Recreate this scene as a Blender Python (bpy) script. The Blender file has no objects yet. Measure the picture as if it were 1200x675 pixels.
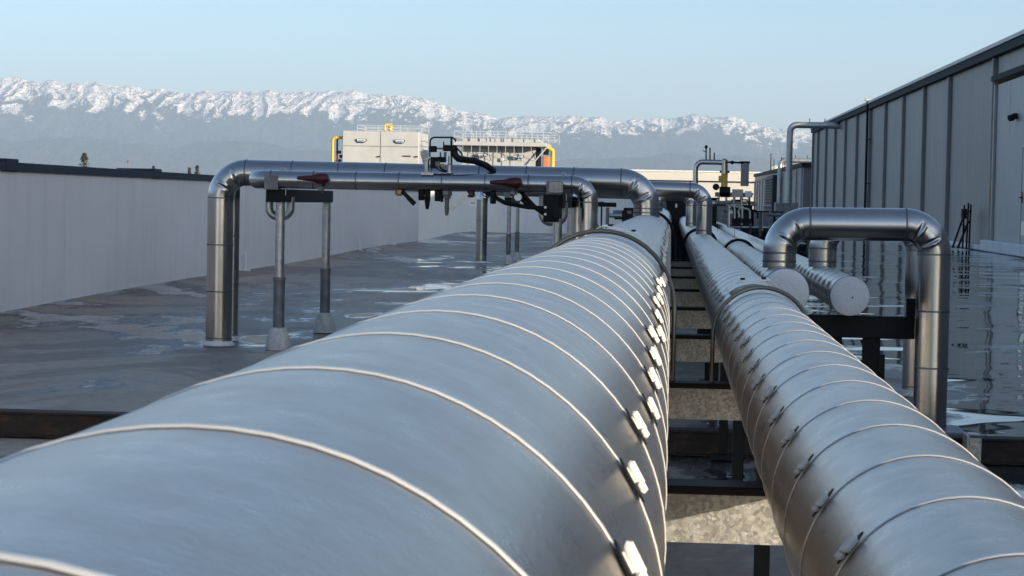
import bpy, math, random
from mathutils import Vector, Matrix, noise
random.seed(7)
C = bpy.context.scene.collection
PI = math.pi
# ------------------------------------------------------------------ camera
F = 2500.0                                   # focal length in pixels of the 1200 px frame
VPX, VPY, ROLL = 787.0, 238.0, 0.02
Yc = Vector((VPX-600, -(VPY-337.5), -F)).normalized()
Zc = Vector((ROLL, 1, 0)); Zc.z = -(Zc.x*Yc.x+Zc.y*Yc.y)/Yc.z; Zc.normalize()
Xc = Yc.cross(Zc)
RM = Matrix((Xc, Yc, Zc))                    # camera -> world
CAM = Vector((0, 0, 1.0))
def at(px, py, Y):
    d = RM @ Vector((px-600, -(py-337.5), -F))
    return CAM + d*(Y/d.y)
cam_d = bpy.data.cameras.new('camera'); cam = bpy.data.objects.new('camera', cam_d); C.objects.link(cam)
cam.matrix_world = Matrix.Translation(CAM) @ RM.to_4x4()
cam_d.sensor_width = 36; cam_d.lens = F/1200*36
cam_d.clip_start = 0.05; cam_d.clip_end = 60000
cam_d.dof.use_dof = True; cam_d.dof.focus_distance = 9.0; cam_d.dof.aperture_fstop = 64
bpy.context.scene.camera = cam

# ------------------------------------------------------------------ mesh builder
class M:
    def __init__(s): s.v = []; s.f = []
    def add(s, vs, fs):
        o = len(s.v); s.v += [Vector(v) for v in vs]; s.f += [tuple(i+o for i in f) for f in fs]; return s
    def box(s, lo, hi, bev=0.0):
        x0, y0, z0 = lo; x1, y1, z1 = hi
        if bev <= 0:
            return s.add([(x0,y0,z0),(x1,y0,z0),(x1,y1,z0),(x0,y1,z0),(x0,y0,z1),(x1,y0,z1),(x1,y1,z1),(x0,y1,z1)],
                         [(0,3,2,1),(4,5,6,7),(0,1,5,4),(1,2,6,5),(2,3,7,6),(3,0,4,7)])
        b = bev; vs = []; 
        for (X, Y, Z, sx, sy, sz) in [(x, y, z, (1 if x == x0 else -1), (1 if y == y0 else -1), (1 if z == z0 else -1)) for z in (z0, z1) for y in (y0, y1) for x in (x0, x1)]:
            vs += [(X, Y+sy*b, Z+sz*b), (X+sx*b, Y, Z+sz*b), (X+sx*b, Y+sy*b, Z)]
        def c(ix, iy, iz, k): return ((iz*2+iy)*2+ix)*3+k
        fs = [(c(0,0,0,0),c(0,0,1,0),c(0,1,1,0),c(0,1,0,0)), (c(1,0,0,0),c(1,1,0,0),c(1,1,1,0),c(1,0,1,0)),
              (c(0,0,0,1),c(1,0,0,1),c(1,0,1,1),c(0,0,1,1)), (c(0,1,0,1),c(0,1,1,1),c(1,1,1,1),c(1,1,0,1)),
              (c(0,0,0,2),c(0,1,0,2),c(1,1,0,2),c(1,0,0,2)), (c(0,0,1,2),c(1,0,1,2),c(1,1,1,2),c(0,1,1,2))]
        for iy in (0,1):
            for iz in (0,1): fs.append((c(0,iy,iz,1),c(1,iy,iz,1),c(1,iy,iz,2),c(0,iy,iz,2)))
        for ix in (0,1):
            for iz in (0,1): fs.append((c(ix,0,iz,0),c(ix,1,iz,0),c(ix,1,iz,2),c(ix,0,iz,2)))
            for iy in (0,1): fs.append((c(ix,iy,0,0),c(ix,iy,1,0),c(ix,iy,1,1),c(ix,iy,0,1)))
        for ix in (0,1):
            for iy in (0,1):
                for iz in (0,1): fs.append((c(ix,iy,iz,0),c(ix,iy,iz,1),c(ix,iy,iz,2)))
        return s.add(vs, fs)
    def tube(s, pts, r, bend=0.0, n=24, cap=True, crimp=0.0, arcs=10, rads=None, rseed=0.0):
        """round bar along a polyline, corners rounded to the bend radius"""
        pts = [Vector(p) for p in pts]; path = []; info = []
        for i, p in enumerate(pts):
            if 0 < i < len(pts)-1 and bend > 0:
                a = (pts[i-1]-p).normalized(); b = (pts[i+1]-p).normalized()
                ang = a.angle(b); t = bend/math.tan(ang/2)
                c = p + (a+b).normalized()*(bend/math.sin(ang/2))
                p0 = p+a*t; p1 = p+b*t; u = (p0-c); w = (p1-c); tot = u.angle(w)
                ax = u.cross(w).normalized()
                for k in range(arcs+1):
                    q = Matrix.Rotation(tot*k/arcs, 3, ax) @ u
                    path.append(c+q); info.append((k/arcs, -q.normalized()))
            else: path.append(p); info.append(None)
        rings = []; up = None
        for i, p in enumerate(path):
            if i == 0: t = path[1]-p
            elif i == len(path)-1: t = p-path[i-1]
            else: t = (path[i+1]-p).normalized()+(p-path[i-1]).normalized()
            t.normalize()
            if up is None: up = t.orthogonal().normalized()
            else: up = (up - t*up.dot(t)).normalized()
            b = t.cross(up); rr = rads[i] if rads else r; ring = []
            for k in range(n):
                a = 2*PI*k/n; d = up*math.cos(a)+b*math.sin(a); q = rr
                if crimp and info[i]:
                    s_, inn = info[i]; ca = d.dot(inn)
                    for s0 in (0.31, 0.69):
                        env = max(0.0, 1-((ca-.20)/.70)**2)
                        if env > 0:
                            g = .030*env**.5+.010; e_ = s_-s0
                            q += rr*crimp*env*(.8*math.exp(-((e_-1.7*g)/g)**2)-1.1*math.exp(-(e_/g)**2))
                ring.append(p+d*q)
            rings.append(ring)
        o = len(s.v)
        for rg in rings: s.v += rg
        for i in range(len(rings)-1):
            for k in range(n):
                s.f.append((o+i*n+k, o+i*n+(k+1) % n, o+(i+1)*n+(k+1) % n, o+(i+1)*n+k))
        if cap:
            s.f.append(tuple(o+k for k in reversed(range(n)))); e = o+(len(rings)-1)*n
            s.f.append(tuple(e+k for k in range(n)))
        return s
    def lathe(s, prof, c=(0,0,0), axis=(0,0,1), n=24):
        axis = Vector(axis).normalized(); u = axis.orthogonal().normalized(); b = axis.cross(u); c = Vector(c); o = len(s.v)
        for (r, h) in prof:
            for k in range(n):
                a = 2*PI*k/n; s.v.append(c+axis*h+(u*math.cos(a)+b*math.sin(a))*max(r, 1e-4))
        for i in range(len(prof)-1):
            for k in range(n): s.f.append((o+i*n+k, o+i*n+(k+1) % n, o+(i+1)*n+(k+1) % n, o+(i+1)*n+k))
        s.f.append(tuple(o+k for k in reversed(range(n)))); e = o+(len(prof)-1)*n
        s.f.append(tuple(e+k for k in range(n)))
        return s
    def prism(s, poly, y0, y1):          # polygon in the XZ plane, thickness along Y
        n = len(poly)
        vs = [(x, y0, z) for x, z in poly]+[(x, y1, z) for x, z in poly]
        return s.add(vs, [tuple(range(n)), tuple(range(2*n-1, n-1, -1))]+[(i, i+n, (i+1) % n+n, (i+1) % n) for i in range(n)])
    def bar(s, a, b, w, h=None):
        a = Vector(a); b = Vector(b); h = h or w; t = (b-a).normalized()
        u = t.cross(Vector((0,0,1))); u = u.normalized() if u.length > .01 else Vector((1,0,0)); v = u.cross(t)
        vs = [p+u*i*w/2+v*j*h/2 for p in (a, b) for i, j in ((-1,-1),(1,-1),(1,1),(-1,1))]
        return s.add(vs, [(0,1,2,3),(7,6,5,4),(0,4,5,1),(1,5,6,2),(2,6,7,3),(3,7,4,0)])
    def build(s, name, mat, parent=None, smooth=True, mats=None):
        me = bpy.data.meshes.new(name); off = base(parent)
        me.from_pydata([tuple(v-off) for v in s.v], [], s.f); me.update()
        import bmesh
        bm = bmesh.new(); bm.from_mesh(me); bmesh.ops.recalc_face_normals(bm, faces=bm.faces); bm.to_mesh(me); bm.free()
        me.materials.append(mat)
        if smooth:
            me.shade_smooth(); me.set_sharp_from_angle(angle=math.radians(38))
        o = bpy.data.objects.new(name, me); C.objects.link(o)
        if parent: o.parent = parent
        return o
def base(o):
    v = Vector((0,0,0))
    while o: v += o.location; o = o.parent
    return v
def thing(name, label, cat, loc=(0,0,0), group=None):
    o = bpy.data.objects.new(name, None); C.objects.link(o); o.location = loc; o.empty_display_size = .1
    return tag(o, label, cat, group)
def tag(o, label, cat, group=None):
    o['label'] = label; o['category'] = cat
    if group: o['group'] = group
    return o
def struct(o, kind='structure'): o['kind'] = kind; return o
def copy_tree(o, parent=None):
    c = o.copy(); C.objects.link(c)
    if parent: c.parent = parent
    for ch in list(o.children): copy_tree(ch, c)
    return c

# ------------------------------------------------------------------ materials
class N:
    def __init__(s, name):
        s.m = bpy.data.materials.new(name); s.m.use_nodes = True; s.t = s.m.node_tree; s.n = s.t.nodes; s.l = s.t.links
        s.p = s.n['Principled BSDF']; s.co = s.n.new('ShaderNodeTexCoord')
    def new(s, typ, **kw):
        n = s.n.new(typ)
        for k, v in kw.items():
            if k in n.inputs.keys(): n.inputs[k].default_value = v
            else: setattr(n, k, v)
        return n
    def mapping(s, scale, src='Object'):
        mp = s.new('ShaderNodeMapping'); mp.inputs['Scale'].default_value = scale; s.l.new(s.co.outputs[src], mp.inputs[0]); return mp
    def noise(s, scale, detail=4, rough=.55, sc=(1,1,1), dist=0.0):
        mp = s.mapping(sc); n = s.new('ShaderNodeTexNoise'); n.inputs['Scale'].default_value = scale
        n.inputs['Detail'].default_value = detail; n.inputs['Roughness'].default_value = rough; n.inputs['Distortion'].default_value = dist
        s.l.new(mp.outputs[0], n.inputs['Vector']); return n
    def ramp(s, src, stops, out=None):
        r = s.new('ShaderNodeValToRGB'); s.l.new(src, r.inputs[0]); e = r.color_ramp.elements
        while len(e) < len(stops): e.new(.5)
        for i, (p, c) in enumerate(stops):
            e[i].position = p; e[i].color = (c, c, c, 1) if isinstance(c, (int, float)) else (*c, 1)
        return r
    def mix(s, fac, a, b):
        m = s.new('ShaderNodeMix', data_type='RGBA')
        if isinstance(fac, float): m.inputs[0].default_value = fac
        else: s.l.new(fac, m.inputs[0])
        for k, v in ((6, a), (7, b)):
            if isinstance(v, tuple): m.inputs[k].default_value = (*v, 1)
            else: s.l.new(v, m.inputs[k])
        return m.outputs[2]
    def bump(s, h, strength, dist=.01):
        b = s.new('ShaderNodeBump'); b.inputs['Strength'].default_value = strength; b.inputs['Distance'].default_value = dist
        s.l.new(h, b.inputs['Height'])
        if s.p.inputs['Normal'].links: s.l.new(s.p.inputs['Normal'].links[0].from_socket, b.inputs['Normal'])
        s.l.new(b.outputs[0], s.p.inputs['Normal']); return b
    def set(s, k, v):
        if isinstance(v, (int, float)): s.p.inputs[k].default_value = v
        elif isinstance(v, tuple): s.p.inputs[k].default_value = (*v, 1)
        else: s.l.new(v, s.p.inputs[k])
def simple(name, col, rough=.6, metal=0., var=.25, scale=6., bump=.0, spec=None):
    n = N(name); nz = n.noise(scale, 5, .6)
    a = tuple(c*(1-var) for c in col); b = tuple(min(1, c*(1+var)) for c in col)
    n.set('Base Color', n.ramp(nz.outputs[0], [(.3, a), (.7, b)]).outputs[0])
    n.set('Metallic', metal); n.set('Roughness', rough)
    if bump: n.bump(n.noise(scale*12, 3).outputs[0], bump)
    if spec is not None: n.set('Specular IOR Level', spec)
    return n.m
def jacket_mat(name, col, r0, r1, stucco, dent, metal=1.0, mott=.35):
    n = N(name)
    big = n.noise(3.5, 5, .6, (1, 1, .6)); fine = n.noise(26, 6, .7)
    c = n.mix(n.ramp(big.outputs[0], [(.35, 0.), (.7, 1.)]).outputs[0], tuple(x*.84 for x in col), col)
    c = n.mix(n.ramp(fine.outputs[0], [(.62, 0.), (.8, mott)]).outputs[0], c, (.62, .60, .56))
    n.set('Base Color', c); n.set('Metallic', metal)
    n.set('Roughness', n.ramp(fine.outputs[0], [(.3, r0), (.7, r1)]).outputs[0])
    n.bump(n.noise(2.2, 3, .5).outputs[0], dent, .04)
    if stucco: n.bump(n.noise(260, 2, .5).outputs[0], stucco, .0015)
    return n.m
MT = {}
MT['jacket'] = jacket_mat('brushed_aluminium_jacket', (.49, .425, .36), .25, .36, .16, .035)
MT['stucco'] = jacket_mat('embossed_aluminium_jacket', (.56, .54, .515), .17, .22, .30, .03, mott=0.)
MT['strap'] = simple('bright_band_metal', (.82, .78, .70), .42, .5, .08)
MT['strap_dark'] = simple('dull_band_metal', (.22, .22, .23), .45, 1., .2)
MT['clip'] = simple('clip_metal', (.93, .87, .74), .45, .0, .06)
MT['cap'] = None
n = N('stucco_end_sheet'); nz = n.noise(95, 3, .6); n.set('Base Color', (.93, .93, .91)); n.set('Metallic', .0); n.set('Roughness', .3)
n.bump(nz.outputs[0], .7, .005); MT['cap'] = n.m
n = N('galvanised_steel'); v = n.new('ShaderNodeTexVoronoi'); mp = n.mapping((1, 1, 1)); n.l.new(mp.outputs[0], v.inputs['Vector']); v.inputs['Scale'].default_value = 190
nz = n.noise(22, 4)
sp = n.new('ShaderNodeSeparateColor'); n.l.new(v.outputs['Color'], sp.inputs[0])
c = n.ramp(sp.outputs[0], [(.1, (.28, .27, .24)), (.9, (.54, .52, .46))])
n.set('Base Color', n.mix(n.ramp(nz.outputs[0], [(.4, .0), (.75, .7)]).outputs[0], c.outputs[0], (.24, .22, .18))); n.set('Metallic', .4)
n.set('Roughness', n.ramp(sp.outputs[1], [(.0, .32), (1., .62)]).outputs[0]); MT['galv'] = n.m
MT['steel'] = simple('grey_painted_steel', (.20, .20, .20), .5, .5, .3, 14)
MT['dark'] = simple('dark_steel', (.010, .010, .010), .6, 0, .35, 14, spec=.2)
MT['post'] = simple('galvanised_tube', (.50, .50, .48), .38, .9, .25, 18)
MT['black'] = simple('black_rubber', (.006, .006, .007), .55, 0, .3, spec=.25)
MT['brass'] = simple('brass_valve_body', (.38, .26, .07), .4, .7, .25, 20)
MT['red'] = simple('red_plastic', (.06, .003, .005), .42, 0, .2, 20)
MT['foot'] = simple('cast_concrete', (.58, .57, .54), .9, 0, .25, 25, .3)
MT['hoop'] = simple('bronzed_rod', (.24, .21, .15), .42, .8, .25, 20)
n = N('rusty_steel'); nz = n.noise(9, 8, .7, (1, 3, 3)); nb = n.noise(40, 5, .7)
c = n.ramp(nz.outputs[0], [(.30, (.006, .005, .005)), (.52, (.020, .012, .008)), (.64, (.05, .026, .015)), (.74, (.13, .09, .06))])
n.set('Base Color', c.outputs[0]); n.set('Roughness', .75); n.bump(nb.outputs[0], .5, .004); MT['rust'] = n.m
# wet membrane roof
n = N('wet_roof_membrane')
a = n.noise(.30, 6, .62, (1, .55, 1), .4); b = n.noise(1.7, 6, .65, (1.2, .5, 1)); f = n.noise(14, 6, .7)
sx = n.new('ShaderNodeSeparateXYZ'); n.l.new(n.co.outputs['Object'], sx.inputs[0])
wet = n.new('ShaderNodeMapRange'); n.l.new(sx.outputs[0], wet.inputs[0])
for k, vv in ((1, .6), (2, 1.7), (3, -.055), (4, .15)): wet.inputs[k].default_value = vv
s1 = n.new('ShaderNodeMath', operation='MULTIPLY_ADD'); n.l.new(b.outputs[0], s1.inputs[0]); s1.inputs[1].default_value = .42; n.l.new(a.outputs[0], s1.inputs[2])
s2 = n.new('ShaderNodeMath', operation='ADD'); n.l.new(s1.outputs[0], s2.inputs[0]); n.l.new(wet.outputs[0], s2.inputs[1])
mask = n.ramp(s2.outputs[0], [(.725, 0.), (.755, 1.)]); damp = n.ramp(s2.outputs[0], [(.655, 0.), (.735, 1.)])
dry = n.mix(n.ramp(b.outputs[0], [(.3, 0.), (.72, 1.)]).outputs[0], (.34, .275, .205), (.54, .44, .335))
dry = n.mix(n.ramp(f.outputs[0], [(.45, 0.), (.7, .55)]).outputs[0], dry, (.18, .148, .112))
col = n.mix(damp.outputs[0], dry, (.15, .125, .10)); col = n.mix(mask.outputs[0], col, (.03, .033, .038))
edge = n.ramp(s2.outputs[0], [(.700, 0.), (.718, 1.), (.728, 1.), (.738, 0.)])
big2 = n.noise(.55, 6, .7, (1, .4, 1), .8)
col = n.mix(n.ramp(big2.outputs[0], [(.48, 0.), (.53, .45)]).outputs[0], col, (.10, .088, .072))
col = n.mix(edge.outputs[0], col, (.03, .028, .026)); n.set('Base Color', col); r = n.ramp(damp.outputs[0], [(0., .62), (1., .34)])
rr = n.mix(mask.outputs[0], r.outputs[0], (.025, .025, .025)); n.set('Roughness', rr); n.set('IOR', 1.36)
hm = n.new('ShaderNodeMath', operation='MULTIPLY'); inv = n.ramp(mask.outputs[0], [(0., 1.), (1., 0.)])
n.l.new(f.outputs[0], hm.inputs[0]); n.l.new(inv.outputs[0], hm.inputs[1]); n.bump(hm.outputs[0], .5, .006)
rip = n.noise(.75, 2, .4, (.6, 1.0, 1), .5); n.bump(rip.outputs[0], .36, .12)
MT['roof'] = n.m
# painted walls
n = N('grey_wall_render'); big = n.noise(.8, 5, .6, (1, .3, 1)); st = n.noise(2.2, 5, .7, (3, 3, .25))
c = n.mix(n.ramp(big.outputs[0], [(.3, 0.), (.7, 1.)]).outputs[0], (.82, .79, .75), (.90, .875, .84))
c = n.mix(n.ramp(st.outputs[0], [(.5, 0.), (.8, .45)]).outputs[0], c, (.60, .585, .555)); n.set('Base Color', c); n.set('Roughness', .7)
n.bump(n.noise(60, 3).outputs[0], .15, .004); n.bump(n.noise(.6, 3).outputs[0], .12, .15); MT['wall'] = n.m
n = N('grey_metal_cladding'); w = n.new('ShaderNodeTexWave', wave_type='BANDS', bands_direction='Y', wave_profile='SIN'); n.l.new(n.co.outputs['Object'], w.inputs['Vector'])
w.inputs['Scale'].default_value = 1.05; w.inputs['Distortion'].default_value = 0
st = n.noise(1.1, 5, .65, (2, 2, .12)); bg = n.noise(.16, 3)
c = n.mix(n.ramp(st.outputs[0], [(.35, 0.), (.7, 1.)]).outputs[0], (.24, .232, .222), (.32, .308, .295))
c = n.mix(n.ramp(bg.outputs[0], [(.45, 0.), (.6, .4)]).outputs[0], c, (.20, .19, .18)); n.set('Base Color', c)
n.set('Roughness', .5); n.set('Metallic', .15); n.bump(w.outputs[0], .55, .03); MT['clad'] = n.m
MT['clad_plain'] = simple('plain_grey_panel', (.40, .395, .385), .5, .1, .08, 1.2)
MT['trim'] = simple('grey_steel_trim', (.42, .43, .445), .45, .3, .12, 3)
MT['pilaster'] = simple('dark_grey_pilaster', (.27, .262, .25), .6, .1, .12, 3)
MT['fascia'] = simple('dark_fascia', (.016, .016, .018), .8, 0, .2, 3)
MT['coping'] = simple('dark_blue_coping', (.022, .03, .05), .6, .3, .25, 2)
MT['white'] = simple('white_paint', (.78, .77, .74), .55, 0, .06, 3)
MT['flash'] = simple('white_membrane_upstand', (.72, .73, .73), .6, 0, .15, 2)
MT['cream'] = simple('cream_cabinet_paint', (.47, .465, .44), .5, 0, .08, 1.6)
MT['yellow'] = simple('yellow_gas_pipe_paint', (.75, .50, .03), .45, 0, .1, 3)
MT['orange'] = simple('orange_paint', (.62, .22, .08), .5, 0, .15, 3)
MT['blue'] = simple('blue_badge_enamel', (.03, .07, .13), .4, 0, .1)
MT['glass'] = simple('dusty_glass', (.10, .12, .14), .06, 0, .2)
MT['silver'] = simple('silver_tag', (.7, .7, .68), .35, .5, .1)
MT['duct'] = simple('weathered_duct_metal', (.50, .50, .48), .45, .8, .2, 3)
MT['barn'] = simple('warm_white_facade', (.56, .53, .47), .7, 0, .05, .1)
MT['leaf'] = simple('pine_needles', (.035, .05, .03), .8, 0, .5, 2)
MT['bark'] = simple('pine_bark', (.09, .065, .045), .9, 0, .3, 4)
MT['plain'] = simple('valley_floor', (.10, .11, .08), .9, 0, .4, .002)

# ------------------------------------------------------------------ sky, sun
sc = bpy.context.scene
EL = math.radians(11.5); AZ = math.radians(52.0)
sdir = Vector((math.sin(AZ)*math.cos(EL), -math.cos(AZ)*math.cos(EL), math.sin(EL)))
W = bpy.data.worlds.new('World'); sc.world = W; W.use_nodes = True
wt = W.node_tree; bg = wt.nodes['Background']
sk = wt.nodes.new('ShaderNodeTexSky'); sk.sky_type = 'NISHITA'; sk.sun_disc = False
sk.sun_elevation = EL; sk.sun_rotation = math.radians(180)-AZ
sk.air_density = .75; sk.dust_density = 1.2; sk.ozone_density = 2.05; sk.altitude = 100
wt.links.new(sk.outputs[0], bg.inputs[0]); bg.inputs[1].default_value = .13
sd = bpy.data.lights.new('sun', 'SUN'); sd.energy = 5.0; sd.angle = math.radians(.53); sd.color = (1, .88, .72)
so = bpy.data.objects.new('sun', sd); C.objects.link(so); so.rotation_euler = sdir.to_track_quat('Z', 'Y').to_euler()
sc.view_settings.view_transform = 'Standard'; sc.view_settings.look = 'None'; sc.view_settings.gamma = 1; sc.view_settings.exposure = 0.84
sc.render.engine = 'CYCLES'; cy = sc.cycles
cy.use_denoising = True; cy.max_bounces = 8; cy.volume_bounces = 0; cy.sample_clamp_indirect = 6; cy.glossy_bounces = 5
cy.caustics_reflective = False; cy.caustics_refractive = False

# ------------------------------------------------------------------ setting: roof, valley, mountains, haze
GZ = -9.0
m = M(); m.add([(-13000, -3000, GZ), (13000, -3000, GZ), (13000, 12400, GZ), (-13000, 12400, GZ)], [(0, 1, 2, 3)])
struct(m.build('valley_ground', MT['plain'], smooth=False))
def WX(y): return -5.05-.0157*y                  # inner face of the parapet on the left
m = M(); y0, y1 = -25, 64.9
nx, ny = 60, 150; vs = []; fs = []
for j in range(ny+1):
    y = y0+(y1-y0)*j/ny
    for i in range(nx+1):
        xa = WX(y); x = xa+(7.7-xa)*i/nx
        d = x-xa; z = .0
        cv = .035+.015*math.sin(y*.35)
        if d < .75: z = cv*(1-d/.75)**2
        z += .012*(noise.noise(Vector((x*.35, y*.18, 3)))) - .006
        if d > 1.0: z = min(z, .004)
        vs.append((x, y, z))
for j in range(ny):
    for i in range(nx): k = j*(nx+1)+i; fs.append((k, k+1, k+nx+2, k+nx+1))
struct(m.add(vs, fs).build('roof_deck', MT['roof']))
m = M(); m.box((-5.0, 66.2, -.35), (7.7, 125, -.02)); struct(m.build('far_roof_deck', MT['roof'], smooth=False))
m = M(); m.box((-24, 66.5, -2), (-5.05, 110, -.30)); struct(m.build('plant_roof_deck', MT['roof'], smooth=False))

# mountains
RIDGE = [(-200,100),(-120,93),(-60,97),(0,91),(18,89.5),(30,93),(45,97),(56,92.5),(68,97),(76,97.5),(90,97),(100,96),(111,95),(120,98),(135,100),(148,99.5),(156,100.5),(165,103),(178,104.5),(188,103),(200,107),(215,109),(228,107),(240,106),(250,107),(271,106),(290,107),(312,105),(335,107.5),(354,107),(370,107.5),(383,106),(400,107),(412,104.4),(427,108),(437,110),(452,110.5),(467,111),(483,112),(500,116),(512,120),(522,124),(536,128.5),(550,130),(561,131.7),(572,135.5),(582,139),(596,137),(613,135.4),(638,136),(655,135.5),(667,134.8),(684,136.5),(701,136),(717,141.7),(730,140.5),(742,139.6),(753,139.5),(765,137.5),(783,138.5),(797,136),(812,133),(824,135),(835,137),(848,136.5),(860,135.4),(870,138.5),(879,141.7),(893,146.5),(908,150),(930,151),(980,158),(1060,163),(1200,160),(1400,170)]
def ridge(px):
    for (a, ya), (b, yb) in zip(RIDGE, RIDGE[1:]):
        if a <= px <= b: t = (px-a)/(b-a); return ya+(yb-ya)*t
    return 170
def mountains():
    NU, ND = 1100, 150; D0, D1 = 8300.0, 11600.0; vs = []; fs = []; H = []; VV = []; CR = []
    for i in range(NU+1):
        px = -180+i*(1560.0/NU); d0 = at(px, 200, 1.0)-CAM; tx = d0.x
        tgt = (at(px, ridge(px)+1.3*noise.fractal(Vector((px*.09, 1, 2)), .9, 2.2, 4), 1.0)-CAM).z
        col = []
        for j in range(ND+1):
            t = j/ND; D = D0+(D1-D0)*t; x = tx*D; p = Vector((x/1000, D/1000, 0))
            w1 = noise.noise(Vector((p.x*.9, p.y*.9, 4.2)))*.35
            q = Vector((p.x*1.15+w1, p.y*1.0-w1, 1.3))
            rg = noise.ridged_multi_fractal(q, .95, 2.15, 4, 1.0, 2.0)/2.3
            wq = Vector((p.x*3.4+w1*5+p.y*1.3, p.y*2.0-w1*2, 6.3))
            rf = noise.ridged_multi_fractal(wq, .9, 2.2, 7, 1.0, 2.0)/2.5
            rg2 = noise.fractal(Vector((p.x*5, p.y*5, 7)), .8, 2.1, 5)
            v = max(0, min(1, rg*.45+rf*.60))
            n1 = noise.fractal(Vector((p.x*.8, p.y*.9, 9)), .9, 2.1, 5)
            fh = (.50+.16*n1)*math.exp(-((t-.30-.1*noise.noise(Vector((p.x*.6, 3, 1))))/.16)**2)*(1+.10*rg2)
            col.append((x, D, (v, fh)))
        H.append((col, tgt)); VV.extend(c_[2][0] for c_ in col)
    VV.sort(); print('VQ', [round(VV[int(len(VV)*q)], 2) for q in (.05, .25, .5, .75, .95)])
    T = [h[1] for h in H]; K = 22; TS = [sum(T[max(0, i-K):i+K+1])/len(T[max(0, i-K):i+K+1]) for i in range(len(T))]
    for i, (col, tgt) in enumerate(H):
        for j, (x, D, h) in enumerate(col):
            t = j/ND; hh = 0
            for tc, w, amp in ((.86, .05, 1),):
                cr = math.exp(-(abs(t-tc)/.17)**1.5)
            e = (t/.86)**1.35 if t < .86 else 1-(t-.86)*2.2
            ang = TS[i]+(tgt-TS[i])*cr
            v, fh = h
            z = D*ang*(e*(1-(1-cr)*.95*(1-v)))
            z = max(z, D*TS[i]*fh)
            vs.append((x, D, GZ-2+z*min(1, t*20)+9)); CR.append(z/(D*TS[i]))
    for i in range(NU):
        for j in range(ND):
            a = i*(ND+1)+j; fs.append((a, a+ND+1, a+ND+2, a+1))
    n = N('snowy_forested_slopes')
    geo = n.new('ShaderNodeNewGeometry'); sz = n.new('ShaderNodeSeparateXYZ'); n.l.new(geo.outputs['Position'], sz.inputs[0])
    sn = n.new('ShaderNodeSeparateXYZ'); n.l.new(geo.outputs['Normal'], sn.inputs[0])
    def madd(a, k, b):
        q = n.new('ShaderNodeMath', operation='MULTIPLY_ADD'); n.l.new(a, q.inputs[0]); q.inputs[1].default_value = k
        if isinstance(b, float): q.inputs[2].default_value = b
        else: n.l.new(b, q.inputs[2])
        return q.outputs[0]
    a = n.noise(.0028, 8, .62, (1, .35, 1.4)); b = n.noise(.016, 6, .72, (1, .30, 1.8), .6); c3 = n.noise(.06, 4, .7, (1, .35, 1.5))
    mp = n.mapping((1, .55, 1.3)); wv = n.noise(.0035, 3, .5); ad = n.new('ShaderNodeVectorMath', operation='MULTIPLY_ADD')
    n.l.new(wv.outputs['Color'], ad.inputs[0]); ad.inputs[1].default_value = (260, 260, 0); n.l.new(mp.outputs[0], ad.inputs[2])
    rd = n.new('ShaderNodeTexNoise'); rd.noise_dimensions = '2D'; rd.noise_type = 'RIDGED_MULTIFRACTAL'; rd.inputs['Scale'].default_value = .011
    rd.inputs['Detail'].default_value = 6; rd.inputs['Roughness'].default_value = .62; rd.inputs['Lacunarity'].default_value = 2.3; rd.inputs['Offset'].default_value = .9; rd.inputs['Gain'].default_value = 1.6
    n.l.new(ad.outputs[0], rd.inputs['Vector'])
    at_ = n.new('ShaderNodeAttribute', attribute_name='gully')
    ar = n.new('ShaderNodeAttribute', attribute_name='crest')
    h = madd(sz.outputs[2], .0006, -1.66); h = madd(ar.outputs['Fac'], 1.20, h)
    h = madd(a.outputs[0], .75, h); h = madd(b.outputs[0], .55, h); madd(c3.outputs[0], .55, h); c4 = n.noise(.13, 3, .7, (1, .4, 1.2)); h = madd(c4.outputs[0], .55, h); h = madd(rd.outputs[0], -.24, h); h = madd(at_.outputs['Fac'], .22, h)
    sno = n.ramp(h, [(.42, 0.), (.47, 1.)])
    spk = n.ramp(madd(c4.outputs[0], .6, madd(c3.outputs[0], .6, -.1)), [(.43, .2), (.50, 1.)])
    sm = n.new('ShaderNodeMath', operation='MULTIPLY'); n.l.new(sno.outputs[0], sm.inputs[0]); n.l.new(spk.outputs[0], sm.inputs[1])
    low = n.ramp(madd(a.outputs[0], 1.0, madd(b.outputs[0], .9, -.62)), [(.50, 0.), (.62, .35)])   # pale clearings lower down
    forest = n.mix(n.ramp(c3.outputs[0], [(.3, 0.), (.7, 1.)]).outputs[0], (.020, .030, .022), (.045, .055, .04))
    forest = n.mix(low.outputs[0], forest, (.20, .20, .19))
    n.set('Base Color', n.mix(sm.outputs[0], forest, (.95, .87, .78))); n.set('Roughness', .9); n.set('Specular IOR Level', .1)
    n.bump(rd.outputs[0], .8, 30); n.bump(b.outputs[0], .5, 40)
    o = struct(M().add(vs, fs).build('mountain_range', n.m))
    at3 = o.data.attributes.new('crest', 'FLOAT', 'POINT'); at3.data.foreach_set('value', CR)
    at2 = o.data.attributes.new('gully', 'FLOAT', 'POINT')
    at2.data.foreach_set('value', [c_[2][0] for col, _ in H for c_ in col])
mountains()
# the air
m = M().box((-13500, -3500, GZ-1.5), (13500, 12600, 640)); hz = bpy.data.materials.new('pale_air'); hz.use_nodes = True
ht = hz.node_tree; ht.nodes.clear(); ho = ht.nodes.new('ShaderNodeOutputMaterial'); hv = ht.nodes.new('ShaderNodeVolumePrincipled')
hv.inputs['Color'].default_value = (.64, .81, 1.0, 1); hv.inputs['Density'].default_value = 1.0e-4; hv.inputs['Anisotropy'].default_value = .0
ht.links.new(hv.outputs[0], ho.inputs['Volume']); struct(m.build('haze', hz, smooth=False), 'stuff')

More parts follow.
